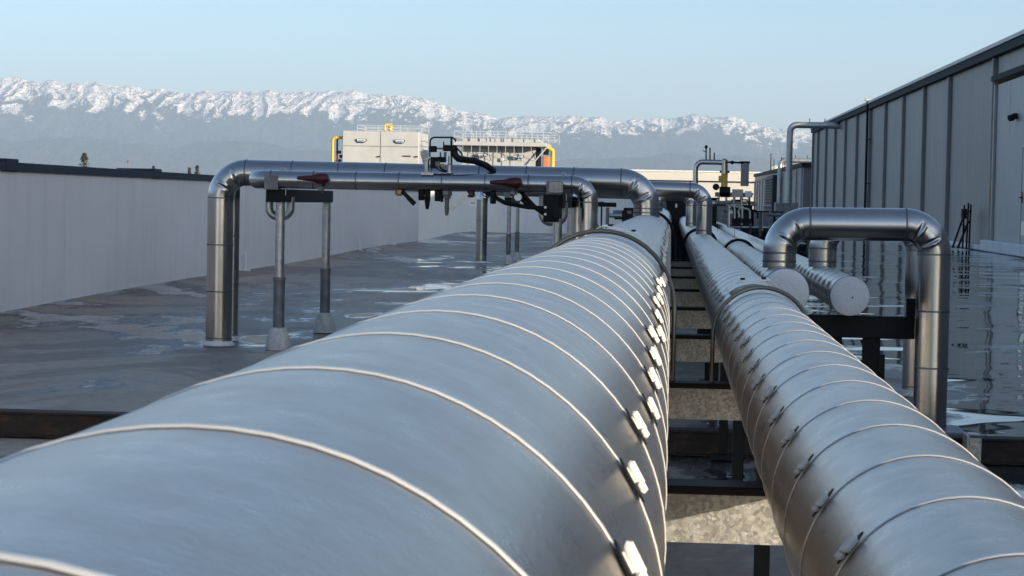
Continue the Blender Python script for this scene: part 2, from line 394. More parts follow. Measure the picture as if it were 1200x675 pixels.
# ------------------------------------------------------------------ straps shared by the pipes
def ring_mesh(r, w=.0052, t=.0012, n=72):
    m = M(); o = 0; prof = [(r+.0004, -w/2), (r+t, -w/2+.001), (r+t, w/2-.001), (r+.0004, w/2)]
    for k in range(n):
        a = 2*PI*k/n
        for (q, h) in prof: m.v.append(Vector((math.cos(a)*q, h, math.sin(a)*q)))
    for k in range(n):
        for j in range(3): a = k*4+j; b = ((k+1) % n)*4+j; m.f.append((a, b, b+1, a+1))
    return m
def clip_mesh(s=1.0):
    m = M(); s *= .86; w = .0095*s; L = .0195*s            # frame: x across (along pipe), y along the strap, z outwards
    m.tube([(0, -L*.52, .0035*s), (0, -L*.46, .0045*s), (0, L*.22, .0045*s), (0, L*.27, .0035*s)], w*.5, n=14, rads=[w*.36, w*.5, w*.5, w*.36])
    m.tube([(w*.22, L*.24, .003*s), (w*.22, L*.30, .0045*s), (w*.22, L*.54, .0045*s), (w*.22, L*.60, .003*s)], w*.4, n=12, rads=[w*.25, w*.44, w*.44, w*.3])
    m.box((-w*.45, -L*.45, .0012), (w*.5, L*.2, .0022), .0003)
    return m
CM = [None]; GP = [None]
def clip_at(r, ang, parent, side, scale=1.0):
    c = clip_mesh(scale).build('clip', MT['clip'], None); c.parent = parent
    z = Vector((math.cos(ang), 0, math.sin(ang))); x = Vector((0, 1, 0)); y = z.cross(x)*side; x = y.cross(z)
    R = Matrix((x, y, z)).transposed().to_4x4(); CM[0] = Matrix.Translation(z*(r+.001)) @ R; c.matrix_local = CM[0]
    sl = []; wv, Lv = .0085*scale, .020*scale
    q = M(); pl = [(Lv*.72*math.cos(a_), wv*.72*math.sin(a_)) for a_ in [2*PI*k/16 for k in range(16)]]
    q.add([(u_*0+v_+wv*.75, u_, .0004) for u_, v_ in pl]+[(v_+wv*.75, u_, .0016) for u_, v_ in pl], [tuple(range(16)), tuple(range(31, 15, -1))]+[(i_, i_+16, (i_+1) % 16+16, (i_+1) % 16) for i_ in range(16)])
    g_ = q.build('gap_shade', MT['black'], None, False); g_.parent = parent; g_.matrix_local = CM[0]; GP[0] = g_  # flat black plate paints the shade of the gap beside the clip
    return c
def long_pipe(name, label, cx, cz, r, y0, y1, sy0, dy, ang, side, far_scale=1.0, capmat=None, smat='strap', group=None):
    t = thing(name, label, 'pipe', (cx, y0, cz), group)
    m = M(); n = 72; ys = [y0]; y = y0
    k = 0
    # the jacket is laid in short overlapping sheets, each lapping 1.5 mm over the next
    rings = []; yy = sy0
    while yy-dy > y0: yy -= dy
    prof = [(r, y0)]
    while yy < min(y1-.05, 16.5):
        prof += [(r, yy+.0034), (r-.002, yy+.0036), (r-.002, yy+.0048), (r, yy+.0050)]; yy += dy
    prof.append((r, y1))
    m.lathe([(q, h) for q, h in prof], (cx, 0, cz), (0, 1, 0), n)
    m.build('jacket', MT['jacket'], t)
    yy = sy0; first = None; cnt = 0
    while yy-dy > y0: yy -= dy
    while yy < min(y1-.05, 16.5) and cnt < 72:
        if first is None:
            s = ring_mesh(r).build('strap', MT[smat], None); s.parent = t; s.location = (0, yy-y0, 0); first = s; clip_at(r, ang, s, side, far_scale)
            pc = first.children[0]; pg = GP[0]; pc = [q_ for q_ in first.children if q_ is not pg][0]
        else:
            s = first.copy(); C.objects.link(s); s.parent = t; j = random.uniform(-.012, .012)
            s.location = (0, yy-y0, 0); s.rotation_euler = (random.uniform(-.012, .012), 0, j*1.5)
            c = pc.copy(); C.objects.link(c); c.parent = s; da = random.gauss(0, .035)
            MX = Matrix.Rotation(-da, 4, 'Y') @ CM[0]
            c.matrix_local = MX @ Matrix.Rotation(random.gauss(0, .09), 4, 'Z') @ Matrix.Scale(random.uniform(.85, 1.12), 4)
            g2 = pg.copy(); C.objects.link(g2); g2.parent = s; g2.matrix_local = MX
        yy += dy; cnt += 1
    if capmat:
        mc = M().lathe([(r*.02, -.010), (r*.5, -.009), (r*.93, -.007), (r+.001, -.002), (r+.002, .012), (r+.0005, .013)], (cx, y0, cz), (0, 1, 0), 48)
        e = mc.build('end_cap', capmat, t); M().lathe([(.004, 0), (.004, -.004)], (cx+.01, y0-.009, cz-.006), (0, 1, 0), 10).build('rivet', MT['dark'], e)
        M().lathe([(r+.0025, .004), (r+.0035, .006), (r+.0035, .022), (r+.0005, .024)], (cx, y0, cz), (0, 1, 0), 56).build('rim', MT['strap_dark'], t)
    return t
R1 = .161; P1 = (-.996*R1, 1-1.49*R1)
R2 = .1006; P2 = (2.104*R2, 1-2.983*R2)
P3 = (.49, .632); R3 = .098; P4 = (.812, .597); R4 = .087
RUN = 46
long_pipe('insulated_pipe', 'widest metal-jacketed pipe running from the left foreground into the distance', *P1, R1, -1.2, RUN, .965, .2576, math.radians(29), -1)
long_pipe('insulated_pipe', 'medium metal-jacketed pipe running from the bottom right corner beside the widest pipe', *P2, R2, -1.2, RUN, 1.49, .242, math.radians(144.9), 1)
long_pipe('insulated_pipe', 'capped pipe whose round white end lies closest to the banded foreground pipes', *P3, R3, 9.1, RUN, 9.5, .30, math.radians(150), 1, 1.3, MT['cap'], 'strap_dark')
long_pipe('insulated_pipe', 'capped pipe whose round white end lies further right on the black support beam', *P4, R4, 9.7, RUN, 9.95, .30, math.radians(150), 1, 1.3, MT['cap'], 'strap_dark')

# ------------------------------------------------------------------ rack beams under the pipes
BT = 1-2.49*R1-.004                               # top of the beams
def rack_beam(Y, label):
    t = thing('cross_beam', label, 'support beam', (-.05, Y, 0), 'cross beams under the two long pipes')
    m = M().box((-.42, Y, BT-.082), (.36, Y+.006, BT-.012)).box((-.42, Y+.006, BT-.082), (.36, Y+.05, BT-.077)); m.build('channel', MT['galv'], t, False)
    M().box((-.44, Y-.004, BT-.012), (.38, Y+.075, BT), .002).build('top_strip', MT['dark'], t, False)
    for x in (-.36, .205):
        M().box((x, Y+.008, 0.02), (x+.035, Y+.043, BT-.084), .003).build('leg', MT['post' if Y < 4 else 'dark'], t, False)  # farther legs coloured dark to stand for the shade under the pipes
        M().box((x-.03, Y-.025, 0), (x+.08, Y+.09, .02), .004).build('base_plate', MT['dark'], t, False)
    return t
ord_ = ['nearest', 'second nearest', 'third nearest', 'fourth nearest', 'fifth nearest', 'sixth nearest', 'seventh nearest', 'eighth nearest']
for k in range(8):
    rack_beam(3.06+1.76*k, 'galvanised cross beam under the two banded pipes, %s of the row seen in the gap' % ord_[k])
# long steel strut lying across the roof
t = thing('floor_beam', 'long low rusty steel beam lying across the wet roof under all the pipes', 'steel beam', (0, 8.5, 0))
M().box((-4.4, 8.5, .004), (3.4, 8.51, .088)).box((-4.4, 8.49, .088), (3.4, 8.60, .098), .002).box((-4.4, 8.46, 0), (3.4, 8.60, .0045)).build('rail', MT['rust'], t, False)
t = thing('beam_bracket', 'pale angle bracket standing against the low steel beam at the right', 'bracket', (1.19, 8.4, 0))
M().box((1.165, 8.36, 0), (1.175, 8.485, .12), .002).box((1.175, 8.36, 0), (1.22, 8.366, .112)).build('plate', MT['galv'], t, False)
M().box((1.04, 9.46, .0045), (1.32, 9.80, .016), .002).build('shoe_plate', MT['steel'], t, False)
# U-bolts
def ubolt(cx, cz, r, Y, rod, bottom, label, mat='hoop', tilt=0.):
    t = thing('pipe_hoop', label, 'pipe clamp', (cx, Y, cz), 'rod hoops clamping the pipes to the beams')
    R = r+rod+.006; pts = [(cx-R, Y, bottom)]
    for k in range(25):
        a = PI-PI*k/24; pts.append((cx+R*math.cos(a), Y+tilt*math.sin(a), cz+R*math.sin(a)))
    pts.append((cx+R, Y, bottom)); M().tube(pts, rod, n=14).build('rod', MT[mat], t)
    for s in (-1, 1):
        M().lathe([(.014, 0), (.014, .012), (.008, .014)], (cx+s*R, Y, bottom+.004), (0, 0, 1), 6).build('nut', MT['post'], t, False)
ubolt(*P1, R1, 4.86, .0052, BT-.03, 'bronze rod hoop over the widest pipe where its bands stop being sunlit', tilt=.10)
ubolt(*P2, R2, 4.86, .0048, BT-.03, 'bronze rod hoop over the medium pipe in front of its saddle plate', tilt=.05)
ubolt(*P1, R1, 15.4, .011, BT-.03, 'dark rod hoop over the widest pipe just behind its riser', 'dark')
ubolt(*P2, R2, 15.4, .011, BT-.03, 'dark rod hoop over the medium pipe just behind its riser', 'dark')
ubolt(*P3, R3, 15.4, .010, P3[1]-R3-.04, 'dark rod hoop over the first capped pipe in the distance', 'dark')
ubolt(*P4, R4, 15.4, .010, P4[1]-R4-.04, 'dark rod hoop over the second capped pipe in the distance', 'dark')
def saddle(cx, cz, r, Y, ang, label):
    t = thing('saddle_plate', label, 'saddle plate', (cx, Y, cz+r), 'bent saddle plates on the two long pipes')
    m = M(); w = .075 if r > .12 else .065; L = .17; h = .012; R = Matrix.Rotation(-ang, 3, 'Y'); c = Vector((cx, Y, cz))
    def T(x, y, z): return c+R @ Vector((x, y, z))
    pr = [(-w, r-.012), (-w*.62, r+h), (w*.62, r+h), (w, r-.012)]
    for (x0, z0), (x1, z1) in zip(pr, pr[1:]):
        m.add([T(x0, 0, z0), T(x1, 0, z1), T(x1, L, z1), T(x0, L, z0), T(x0, 0, z0+.003), T(x1, 0, z1+.003), T(x1, L, z1+.003), T(x0, L, z0+.003)],
              [(0,3,2,1),(4,5,6,7),(0,1,5,4),(1,2,6,5),(2,3,7,6),(3,0,4,7)])
    m.build('plate', MT['strap'], t, False)
    t2 = M()
    for s in (-1, 1): t2.lathe([(.006, 0), (.006, .005)], T(s*w*.4, L*.3, r+h+.003), (0, 0, 1), 8)
    t2.build('rivet', MT['dark'], t, False)
saddle(*P1, R1, 5.35, math.radians(-12), 'bent silver saddle plate on the widest pipe behind its bronze hoop')
saddle(*P2, R2, 5.25, math.radians(3), 'bent silver saddle plate on the medium pipe behind its bronze hoop')

# ------------------------------------------------------------------ looping pipes
def loop_pipe(label, pts, r, bend, spacing, base_flange=None, mat='stucco', group='looping pipes with smooth elbows', crimp=.075, collars=()):
    t = thing('looping_pipe', label, 'pipe', pts[0], group)
    M().tube(pts, r, bend, n=72, crimp=crimp, arcs=80).build('jacket', MT[mat], t)
    V = [Vector(p) for p in pts]
    for i in range(len(V)-1):
        a, b = V[i], V[i+1]; d = b-a; L = d.length; d.normalize()
        s0 = bend if i > 0 else .03; s1 = L-bend if i < len(V)-2 else L-.03
        k = max(1, round((s1-s0)/spacing)); q = d.to_track_quat('Y', 'Z')
        for j in range(k+1):
            if (j == 0 and i == 0) or (j == k and i == len(V)-2 and L > 1): 
                pass
            s = ring_mesh(r, .009, .0022, 36).build('band', MT['strap_dark'], None); s.parent = t
            s.rotation_mode = 'QUATERNION'; s.rotation_quaternion = q; s.location = a+d*(s0+(s1-s0)*j/k)-V[0]
    for p in collars:
        M().lathe([(r*1.22, 0), (r*1.22, .012), (r*1.03, .03), (r*1.01, .032)], p, (0, 0, 1), 32).build('flashing', MT['flash'], t)
    return t
def expansion_set(dy, far, near=True):
    w = ' of the near group' if near else ' of the far group'
    Y = 13.9+dy
    loop_pipe(('thick shiny pipe arching from the left roof onto the widest pipe' if near else 'thick pipe arch far behind, with a single banded leg on the wet roof'),
        [(-2.965, Y, .02), (-2.965, Y, 1.145), (P1[0], Y, 1.132), (P1[0], Y, P1[1]+R1*.9)], .086, .17, .32, collars=[(-2.965, Y, .0)])
    if near: loop_pipe('slimmer shiny pipe running in front of the thick arch and down behind the widest pipe',
        [(-2.66, Y-.10, 1.10), (-2.66, Y-.42, 1.10), (-.52, Y-.42, 1.105), (-.52, Y-.42, .02)], .057, .11, .275)
    if near: loop_pipe('slim vertical pipe close behind the leg of the thick arch', [(-2.985, Y+.50, .02), (-2.985, Y+.50, 1.13), (-2.2, Y+.50, 1.13)], .045, .08, .32, collars=[(-2.985, Y+.50, 0)])
    for (x, lab) in ((-2.53, 'left'), (-.735, 'right')):
        if not near and x > -1: continue
        t = thing('pipe_stand', ('two-legged pipe stand on white concrete feet under the %s end of the slim pipe' % lab) if near else 'small distant pipe stand on two white concrete feet', 'pipe stand', (x, Y, 0), 'pipe stands on the roof')
        ya, yb = Y-.35, Y+1.6
        M().box((x-.05, ya-.09, .955), (x+.05, yb+.05, 1.04), .004).build('beam', MT['dark'], t, False)
        M().box((x-.055, ya-.128, 1.035), (x+.035, ya-.12, 1.125), .002).box((x-.055, ya-.12, 1.035), (x+.035, ya+.0, 1.0425)).build('plate', MT['steel'], t, False)
        for k, yy in enumerate((ya+.1, yb)):
            xx = x+.01
            l = M().tube([(xx, yy, .13), (xx, yy, .955)], .030, n=20).build('leg', MT['post'], t)
            M().tube([(xx, yy, .12), (xx, yy, .46)], .037, n=20).lathe([(.041, 0), (.041, .02), (.038, .022)], (xx, yy, .45)).build('sleeve', MT['steel'], l)
            M().lathe([(.082, 0), (.080, .05), (.066, .10), (.055, .135), (.038, .145)], (xx, yy, .0), n=28).build('foot', MT['foot'], t)
        if near:
            M().tube([(x-.10, Y-.05, 1.03), (x-.10, Y-.05, .86), (x+.04, Y-.05, .86), (x+.04, Y-.05, .99)], .026, .055, n=16, arcs=8).build('drain_bend', MT['post'], t)
            M().tube([(x+.03, ya-.05, 1.00), (x+.03, ya-.05, 1.155), (x+.05, ya-.05, 1.185), (x+.07, ya-.05, 1.155), (x+.07, ya-.05, 1.0)], .004, .01, n=8).build('hook', MT['post'], t)
expansion_set(0, False)
expansion_set(19.5, True, False)
# second arch further right, joining the medium pipe
YC = 14.45
loop_pipe('shiny pipe arch emerging behind the thick arch and dropping onto the medium pipe',
    [(-.62, YC, .02), (-.62, YC, 1.098), (P2[0]+.01, YC, 1.088), (P2[0]+.01, YC, P2[1]+R2*.9)], .053, .10, .40)
loop_pipe('lower pipe arch in the shade between the two long pipes', [(P1[0]+.03, 19.5, P1[1]+R1), (P1[0]+.03, 19.5, 1.07), (P2[0]-.03, 19.5, 1.07), (P2[0]-.03, 19.5, P2[1]+R2*.9)], .05, .09, .3)
a = at(815, 250, 30); b = at(853, 240, 30)
loop_pipe('small pipe arch in the distance over the second capped pipe', [(P2[0]+.13, 30, .66), (P2[0]+.13, 30, 1.02), (P4[0], 30, 1.0), (P4[0], 30, P4[1]+R4)], .036, .09, .35)
# right arches
loop_pipe('bold shiny pipe arch at right dropping to the wet roof in front', [(.487, 9.62, P3[1]+R3*.9), (.487, 9.62, .918), (1.172, 9.62, .925), (1.172, 9.62, .006)], .074, .13, .29)
loop_pipe('shiny pipe arch hidden right behind the bold one, its leg showing left of it', [(P4[0], 11.5, P4[1]+R4*.9), (P4[0], 11.5, .905), (1.325, 11.5, .905), (1.325, 11.5, .02)], .074, .13, .34, collars=[(1.325, 11.5, 0)])
# black support frame under the capped pipes
t = thing('support_frame', 'black steel support frame under the two capped pipe ends', 'support frame', (.8, 9.8, 0))
zt = .597-.087-.006
M().box((.25, 9.78, zt-.10), (1.115, 9.86, zt), .003).build('beam', MT['dark'], t, False)
M().box((1.075, 9.775, zt), (1.115, 9.81, zt+.085), .003).build('stub', MT['dark'], t, False)
for x in (.885, .745): M().box((x, 9.80, .0), (x+(.078 if x > .8 else .045), 9.85, zt-.10), .003).build('leg', MT['dark'], t, False)
M().box((.955, 9.79, 0), (.985, 9.83, .33), .002).build('brace_plate', MT['dark'], t, False)
M().box((.40, 9.79, zt), (.58, 9.85, P3[1]-R3+.004), .002).build('saddle_block', MT['dark'], t, False)

# ------------------------------------------------------------------ fittings on the slim arch
YB = 13.48
def red_handle(px, py, label):
    t = thing('valve_lever', label, 'valve handle', at(px, py, YB-.09), 'red tapered valve handles')
    p = at(px, py, YB-.09); k = YB/2500
    M().lathe([(.007, 0), (.011, .004), (.017, .06), (.020, .105), (.026, .108), (.026, .12), (.031, .122), (.034, .15), (.034, .175), (.028, .195), (.012, .203)], p, (1, 0, .0), 22).build('grip', MT['red'], t)
    M().tube([p+Vector((.15, .0, -.02)), p+Vector((.15, .06, -.09))], .013, n=12).lathe([(.024, 0), (.024, .02)], p+Vector((.15, .03, -.075)), (0, 0, 1), 6).build('stem', MT['steel'], t)
red_handle(348, 208.5, 'dark red tapered valve handle at the left end of the slim pipe')
red_handle(574, 213.5, 'dark red tapered valve handle on the slim pipe left of its elbow')
def dropper(px, py, L, kind, label):
    p = at(px, py, YB); t = thing('drain_valve', label, 'valve', p, 'small valves hanging below the slim pipe')
    if kind == 'cone':
        M().lathe([(.014, -.03), (.014, .0), (.020, .002), (.020, .035), (.014, .037)], p, (0, 0, -1), 12).build('body', MT['dark'], t)
        M().lathe([(.021, .037), (.018, .07), (.012, L*.9), (.010, L)], p, (0, 0, -1), 14).build('tip', MT['black'], t)
    elif kind == 'hex':
        M().lathe([(.016, -.03), (.016, .0), (.034, .004), (.034, .03), (.026, .034), (.026, .05), (.014, .055)], p, (0, 0, -1), 6).build('body', MT['steel'], t, False)
        M().lathe([(.016, .055), (.013, .10), (.016, .102), (.012, L*.9), (.008, L)], p, (0, 0, -1), 14).build('tip', MT['steel'], t)
        M().tube([p+Vector((-.032, 0, 0)), p+Vector((-.032, 0, -.075))], .009, n=10).build('bleed_plug', MT['dark'], t)
    else:
        s = kind
        M().lathe([(.014, -.03), (.020, 0), (.026, .012), (.026, .032), (.014, .04)], p, (0, 0, -1), 12).build('body', MT['brass'] if s > 0 else MT['red'], t)
        a = p+Vector((.02*s, -.02, -.01)); b = a+Vector((s*L*.75, 0, -L*.75))
        M().bar(a, b, .008, .026).bar(a+(b-a)*.55, b+(b-a)*.1, .014, .030).build('lever', MT['dark'] if s > 0 else MT['post'], t, False)
    return t
dropper(468, 222, .10, 1, 'small brass valve with its lever pointing down right, leftmost below the slim pipe')
dropper(494, 222, .05, 'cone', 'short dark plug just left of the black conical drain')
dropper(501, 223, .12, 'cone', 'black conical drain nozzle below the slim pipe')
dropper(513, 223, .05, 'cone', 'short dark plug between the conical drain and the hexagonal drain')
dropper(524, 223, .16, 'hex', 'long hexagonal drain fitting hanging lowest below the slim pipe')
v = dropper(552, 224, .13, -1, 'red bodied valve with grey lever pointing down left below the slim pipe')
p = at(554, 238, YB-.05); tg = thing('valve_tag', 'round silver identification tag hanging from the red bodied valve', 'tag', p)
M().lathe([(.024, 0), (.024, .003)], p, (0, 1, 0), 28).build('disc', MT['silver'], tg)
for dz in (.004, -.004): M().box((p.x-.014, p.y-.0015, p.z+dz-.0017), (p.x+.014, p.y-.0005, p.z+dz+.0012)).build('stamping', MT['dark'], tg, False)
dropper(578, 226, .07, 'cone', 'short dark plug under the red handle near the elbow')
# regulator assembly on the slim pipe
t = thing('regulator_assembly', 'dark control valve assembly with arched tube standing on the slim pipe', 'control valve', at(515, 203, YB))
def B(x0, y0, x1, y1, d0, d1, mat, name, bev=.003):
    a = at(x0, y1, YB+d0); b = at(x1, y0, YB+d0)
    return M().box((a.x, YB+d0, a.z), (b.x, YB+d1, b.z), bev).build(name, MT[mat], t, False)
def L(pts, r, mat, name, bend=.03, Y=YB):
    return M().tube([at(x, y, Y) for x, y in pts], r, bend, n=12, arcs=6).build(name, MT[mat], t)
B(503, 171, 511, 178, -.03, .03, 'dark', 'actuator'); B(502, 171, 504, 184, -.02, .02, 'steel', 'actuator_side')
B(519, 170, 535, 177, -.025, .03, 'dark', 'upper_block'); B(512, 173, 520, 175, -.012, .012, 'steel', 'spindle')
B(504, 184, 512, 197, -.03, .03, 'black', 'left_body'); B(512, 184, 522, 190, -.03, .03, 'dark', 'middle_body')
B(515, 178, 517, 184, -.01, .01, 'steel', 'stub'); B(520, 178, 523, 184, -.01, .01, 'steel', 'stub')
B(510, 189, 516, 195, -.035, -.03, 'steel', 'dial_plate')
M().lathe([(.022, 0), (.022, .006), (.015, .008), (.015, .085), (.020, .087), (.020, .10)], at(500, 204, YB), (0, 0, 1), 14).build('left_pillar', MT['post'], t)
M().lathe([(.026, 0), (.026, .008), (.017, .010), (.017, .055), (.011, .06), (.011, .11)], at(527, 203, YB), (0, 0, 1), 14).build('right_pillar', MT['post'], t)
B(493, 202, 508, 205, -.05, .05, 'post', 'foot_plate', .001)
L([(504, 178), (504, 161), (534, 161), (534, 163)], .0055, 'dark', 'arched_tube', .03)
L([(529, 204), (529, 160)], .0065, 'dark', 'standpipe')
L([(520, 172), (520, 166)], .004, 'dark', 'vent_pin')
M().tube([at(533, 173, YB), at(531.5, 185, YB), at(542, 187, YB), at(556, 188.5, YB+.1), at(570, 194, YB+.25), at(578, 200, YB+.35)], .021, .05, n=16, arcs=8).build('hose', MT['black'], t)
L([(536, 174), (542, 181), (540, 187)], .005, 'dark', 'capillary', .02)
L([(512, 188), (517, 198), (526, 202)], .006, 'dark', 'capillary', .02); L([(508, 195), (516, 200), (527, 203)], .004, 'dark', 'capillary', .02)
B(516, 192, 520, 196, -.02, .01, 'brass', 'fitting', .002)
# dark junction box and drooping hoses near the right stand
t = thing('junction_box', 'dark junction box with drooping black hoses beside the right pipe stand', 'junction box', at(646, 252, 13.6))
def B2(x0, y0, x1, y1, Y, d, mat, name):
    a = at(x0, y1, Y); b = at(x1, y0, Y); return M().box((a.x, Y, a.z), (b.x, Y+d, b.z), .004).build(name, MT[mat], t, False)
B2(636.5, 228, 655, 260, 13.38, .08, 'dark', 'housing'); B2(648, 243, 658, 256, 13.34, .04, 'black', 'gland_box'); B2(643, 213, 660, 226, 13.33, .01, 'galv', 'mounting_plate')
for pts in ([(566, 223), (592, 238), (620, 243), (638, 244)], [(602, 223), (618, 240), (640, 248)], [(610, 225), (628, 244), (640, 252)]):
    M().tube([at(x, y, 13.5) for x, y in pts], .014, .12, n=12, arcs=8).build('hose', MT['black'], t)
M().tube([at(649, 260, 13.5), at(649, 295, 13.5)], .007, n=8).build('conduit', MT['post'], t)
for y in (243, 251): 
    M().lathe([(.008, 0), (.008, .01)], at(639, y, 13.36), (0, 1, 0), 10).build('gland', MT['silver'], t)
p = at(607, 231, 13.42); tg = thing('valve_tag', 'round grey tag hanging beside the drooping black hoses', 'tag', p); M().lathe([(.024, 0), (.024, .003)], p, (0, 1, 0), 24).build('disc', MT['silver'], tg)

# ------------------------------------------------------------------ left parapet and far wall
t = thing('parapet_wall', 'long grey parapet wall with dark blue coping along the left of the roof', 'parapet wall', (-5.2, 20, 0))
ZT = 1.185
vs = []; ys = [-25, 5, 15, 30, 49.0]
m = M()
for a, b in zip(ys, ys[1:]):
    m.add([(WX(a), a, -.02), (WX(b), b, -.02), (WX(b), b, ZT), (WX(a), a, ZT), (WX(a)-.30, a, GZ), (WX(b)-.30, b, GZ), (WX(b)-.30, b, ZT), (WX(a)-.30, a, ZT)],
          [(0,1,2,3), (4,7,6,5), (3,2,6,7)])
m.add([(WX(49), 49, -.3), (WX(49)-.30, 49, -.3), (WX(49)-.30, 49, ZT), (WX(49), 49, ZT)], [(0,1,2,3)])
m.build('wall_body', MT['wall'], t, False)
yy = -4.0; k = 0
while yy < 49:
    L_ = 2.6; a = yy; b = min(yy+L_, 49.06); xa, xb = WX(a)+.03, WX(b)+.03; h = .035
    mm = M().add([(xa, a, ZT-.03), (xb, b, ZT-.03), (xb-.38, b, ZT-.03), (xa-.38, a, ZT-.03), (xa, a, ZT+h), (xb, b, ZT+h), (xb-.38, b, ZT+h+.02), (xa-.38, a, ZT+h+.02)],
          [(0,3,2,1),(4,5,6,7),(0,1,5,4),(1,2,6,5),(2,3,7,6),(3,0,4,7)]); mm.build('coping', MT['coping'], t, False)
    if k % 2 == 0:
        M().box((xa-.40, a-.16, ZT-.034), (xa+.006, a+.16, ZT+h+.030), .006).build('coping_joint', MT['coping'], t, False)
    yy += L_; k += 1
for (yv, h) in ((18.5, .9), (27.2, .8)):
    M().box((WX(yv)+.001, yv-.006, .12), (WX(yv)+.004, yv+.006, ZT-.04)).build('seam', MT['flash'], t, False)
for (px, py, Y) in ((283.5, 320, 27.0), (400, 292, 38.2), (467, 280, 43.5)):
    z = .12; x = WX(Y)+.05
    t = thing('drain_vent', 'small white drain outlet at the wall foot, %s of three' % ('nearest' if Y < 30 else 'middle' if Y < 40 else 'farthest'), 'drain outlet', (x, Y, 0), 'drain outlets along the parapet')
    M().tube([(x, Y, .0), (x, Y, .22), (x-.02, Y, .25)], .018, n=10).box((x-.05, Y-.05, .0), (x+.06, Y+.06, .05), .01).build('outlet', MT['flash'], t)
t = thing('end_wall', 'pale wall closing the roof behind the distant pipe arch', 'wall', (-1, 65, 0))
M().box((-11, 65, -.3), (.2, 65.3, 1.38)).build('wall_body', MT['wall'], t, False)
M().box((-11, 64.95, 1.38), (.25, 65.35, 1.42), .01).build('coping', MT['flash'], t, False)
for x in (-5.75, -3.55, -1.2): M().box((x, 64.86, 0), (x+.35, 65.0, 1.36), .01).build('pier', MT['wall'], t, False)
# ------------------------------------------------------------------ chillers
def emblem(px, py, Y, parent):
    k = Y/2500; c = at(px, py, Y-.05); w = 6.2*k; h = 2.3*k
    po = [(-w, h), (w, h), (w, h*.1), (w*.55, -h*.9), (-w*.55, -h*.9), (-w, h*.1)]
    M().prism([(c.x+x, c.z+z) for x, z in po], c.y-.01, c.y+.045).build('emblem', MT['blue'], parent, False)
    e = parent.children[-1]
    M().prism([(c.x+x*.82, c.z+z*.62+h*.08) for x, z in po], c.y-.02, c.y-.012).build('emblem_face', MT['white'], e, False)
    M().box((c.x-w*.60, c.y-.028, c.z-h*.05), (c.x+w*.60, c.y-.021, c.z+h*.28)).build('emblem_bar', MT['blue'], e, False)
    M().prism([(c.x+x, c.z+z) for x, z in ((-w*.45, -h*.2), (-w*.08, -h*.2), (-w*.08, -h*.55), (-w*.3, -h*.5))], c.y-.028, c.y-.021).prism([(c.x+x, c.z+z) for x, z in ((w*.45, -h*.2), (w*.08, -h*.2), (w*.08, -h*.55), (w*.3, -h*.5))], c.y-.028, c.y-.021).build('emblem_wing', MT['blue'], e, False)
def rail(parent, x0, x1, y0, y1, z, h, n, mat='white'):
    m = M()
    for (xa, ya, xb, yb, k) in ((x0, y0, x1, y0, n), (x0, y1, x1, y1, n)):
        for i in range(k+1):
            x = xa+(xb-xa)*i/k; m.box((x-.012, ya-.012, z), (x+.012, ya+.012, z+h))
        for q in (.5, 1.0): m.box((xa, ya-.010, z+h*q-.012), (xb, ya+.010, z+h*q+.010))
    for x in (x0, x1):
        for q in (.5, 1.0): m.box((x-.01, y0, z+h*q-.012), (x+.01, y1, z+h*q+.010))
    m.build('guard_rail', MT[mat], parent, False)
YQ = 78.0; zb = .15
tl = at(401.5, 153, YQ); br = at(490.5, 190, YQ)
t = thing('chiller_unit', 'boxy cream plant cabinet with two emblem badges and yellow pipes, left one', 'plant cabinet', ((tl.x+br.x)/2, YQ, zb))
M().box((tl.x, YQ, zb-.4), (br.x, YQ+3.0, tl.z), .02).build('cabinet', MT['cream'], t, False)
md = (tl.x+br.x)/2; mz = at(445, 171.5, YQ).z
M().box((md-.012, YQ-.008, zb), (md+.012, YQ-.002, tl.z-.02)).box((tl.x+.02, YQ-.009, mz-.010), (br.x-.02, YQ-.003, mz+.010)).build('door_gap', MT['steel'], t, False)
for px in (444, 488): 
    p = at(px, 183.5, YQ); M().box((p.x-.05, YQ-.06, p.z-.02), (p.x+.05, YQ-.01, p.z+.02)).build('latch', MT['dark'], t, False)
emblem(423.5, 165, YQ, t); emblem(468.5, 166, YQ, t)
p = at(476.5, 183, YQ); M().box((p.x-.15, YQ-.02, p.z-.022), (p.x+.15, YQ-.004, p.z+.022)).build('warning_strip', MT['red'], t, False)
a = at(389, 190, YQ); b = at(389, 161, YQ); c = at(402, 161, YQ)
M().tube([(a.x, YQ+.2, zb), (b.x, YQ+.2, b.z), (c.x, YQ+.2, b.z)], .05, .12, n=14, arcs=6).build('gas_pipe', MT['yellow'], t)
a = at(393.5, 180, YQ); M().tube([(a.x, YQ+.3, zb), (a.x, YQ+.3, b.z-.02), (c.x, YQ+.3, b.z-.02)], .032, .08, n=12).build('dark_pipe', MT['dark'], t)
M().box((a.x-.05, YQ+.22, zb), (a.x+.03, YQ+.28, at(393, 181, YQ).z), .01).build('orange_valve', MT['orange'], t, False)
for (px, py) in ((397, 178), (399, 183), (397.5, 188)): 
    p = at(px, py, YQ); M().box((p.x-.06, YQ+.1, p.z-.06), (p.x+.06, YQ+.2, p.z+.05), .02).build('pipe_fitting', MT['dark'], t, False)
g0 = at(417, 146, YQ); g1 = at(493, 147, YQ); rail(t, g0.x, g1.x, YQ+.4, YQ+2.6, tl.z, g0.z-tl.z, 3, 'silver')
p0 = at(451, 153, YQ+1); p1 = at(459.5, 146, YQ+1)
M().tube([(p0.x, YQ+1, tl.z-.1), (p0.x, YQ+1, p1.z), (p1.x, YQ+1, p1.z)], .04, .06, n=12).build('vent_pipe', MT['yellow'], t)
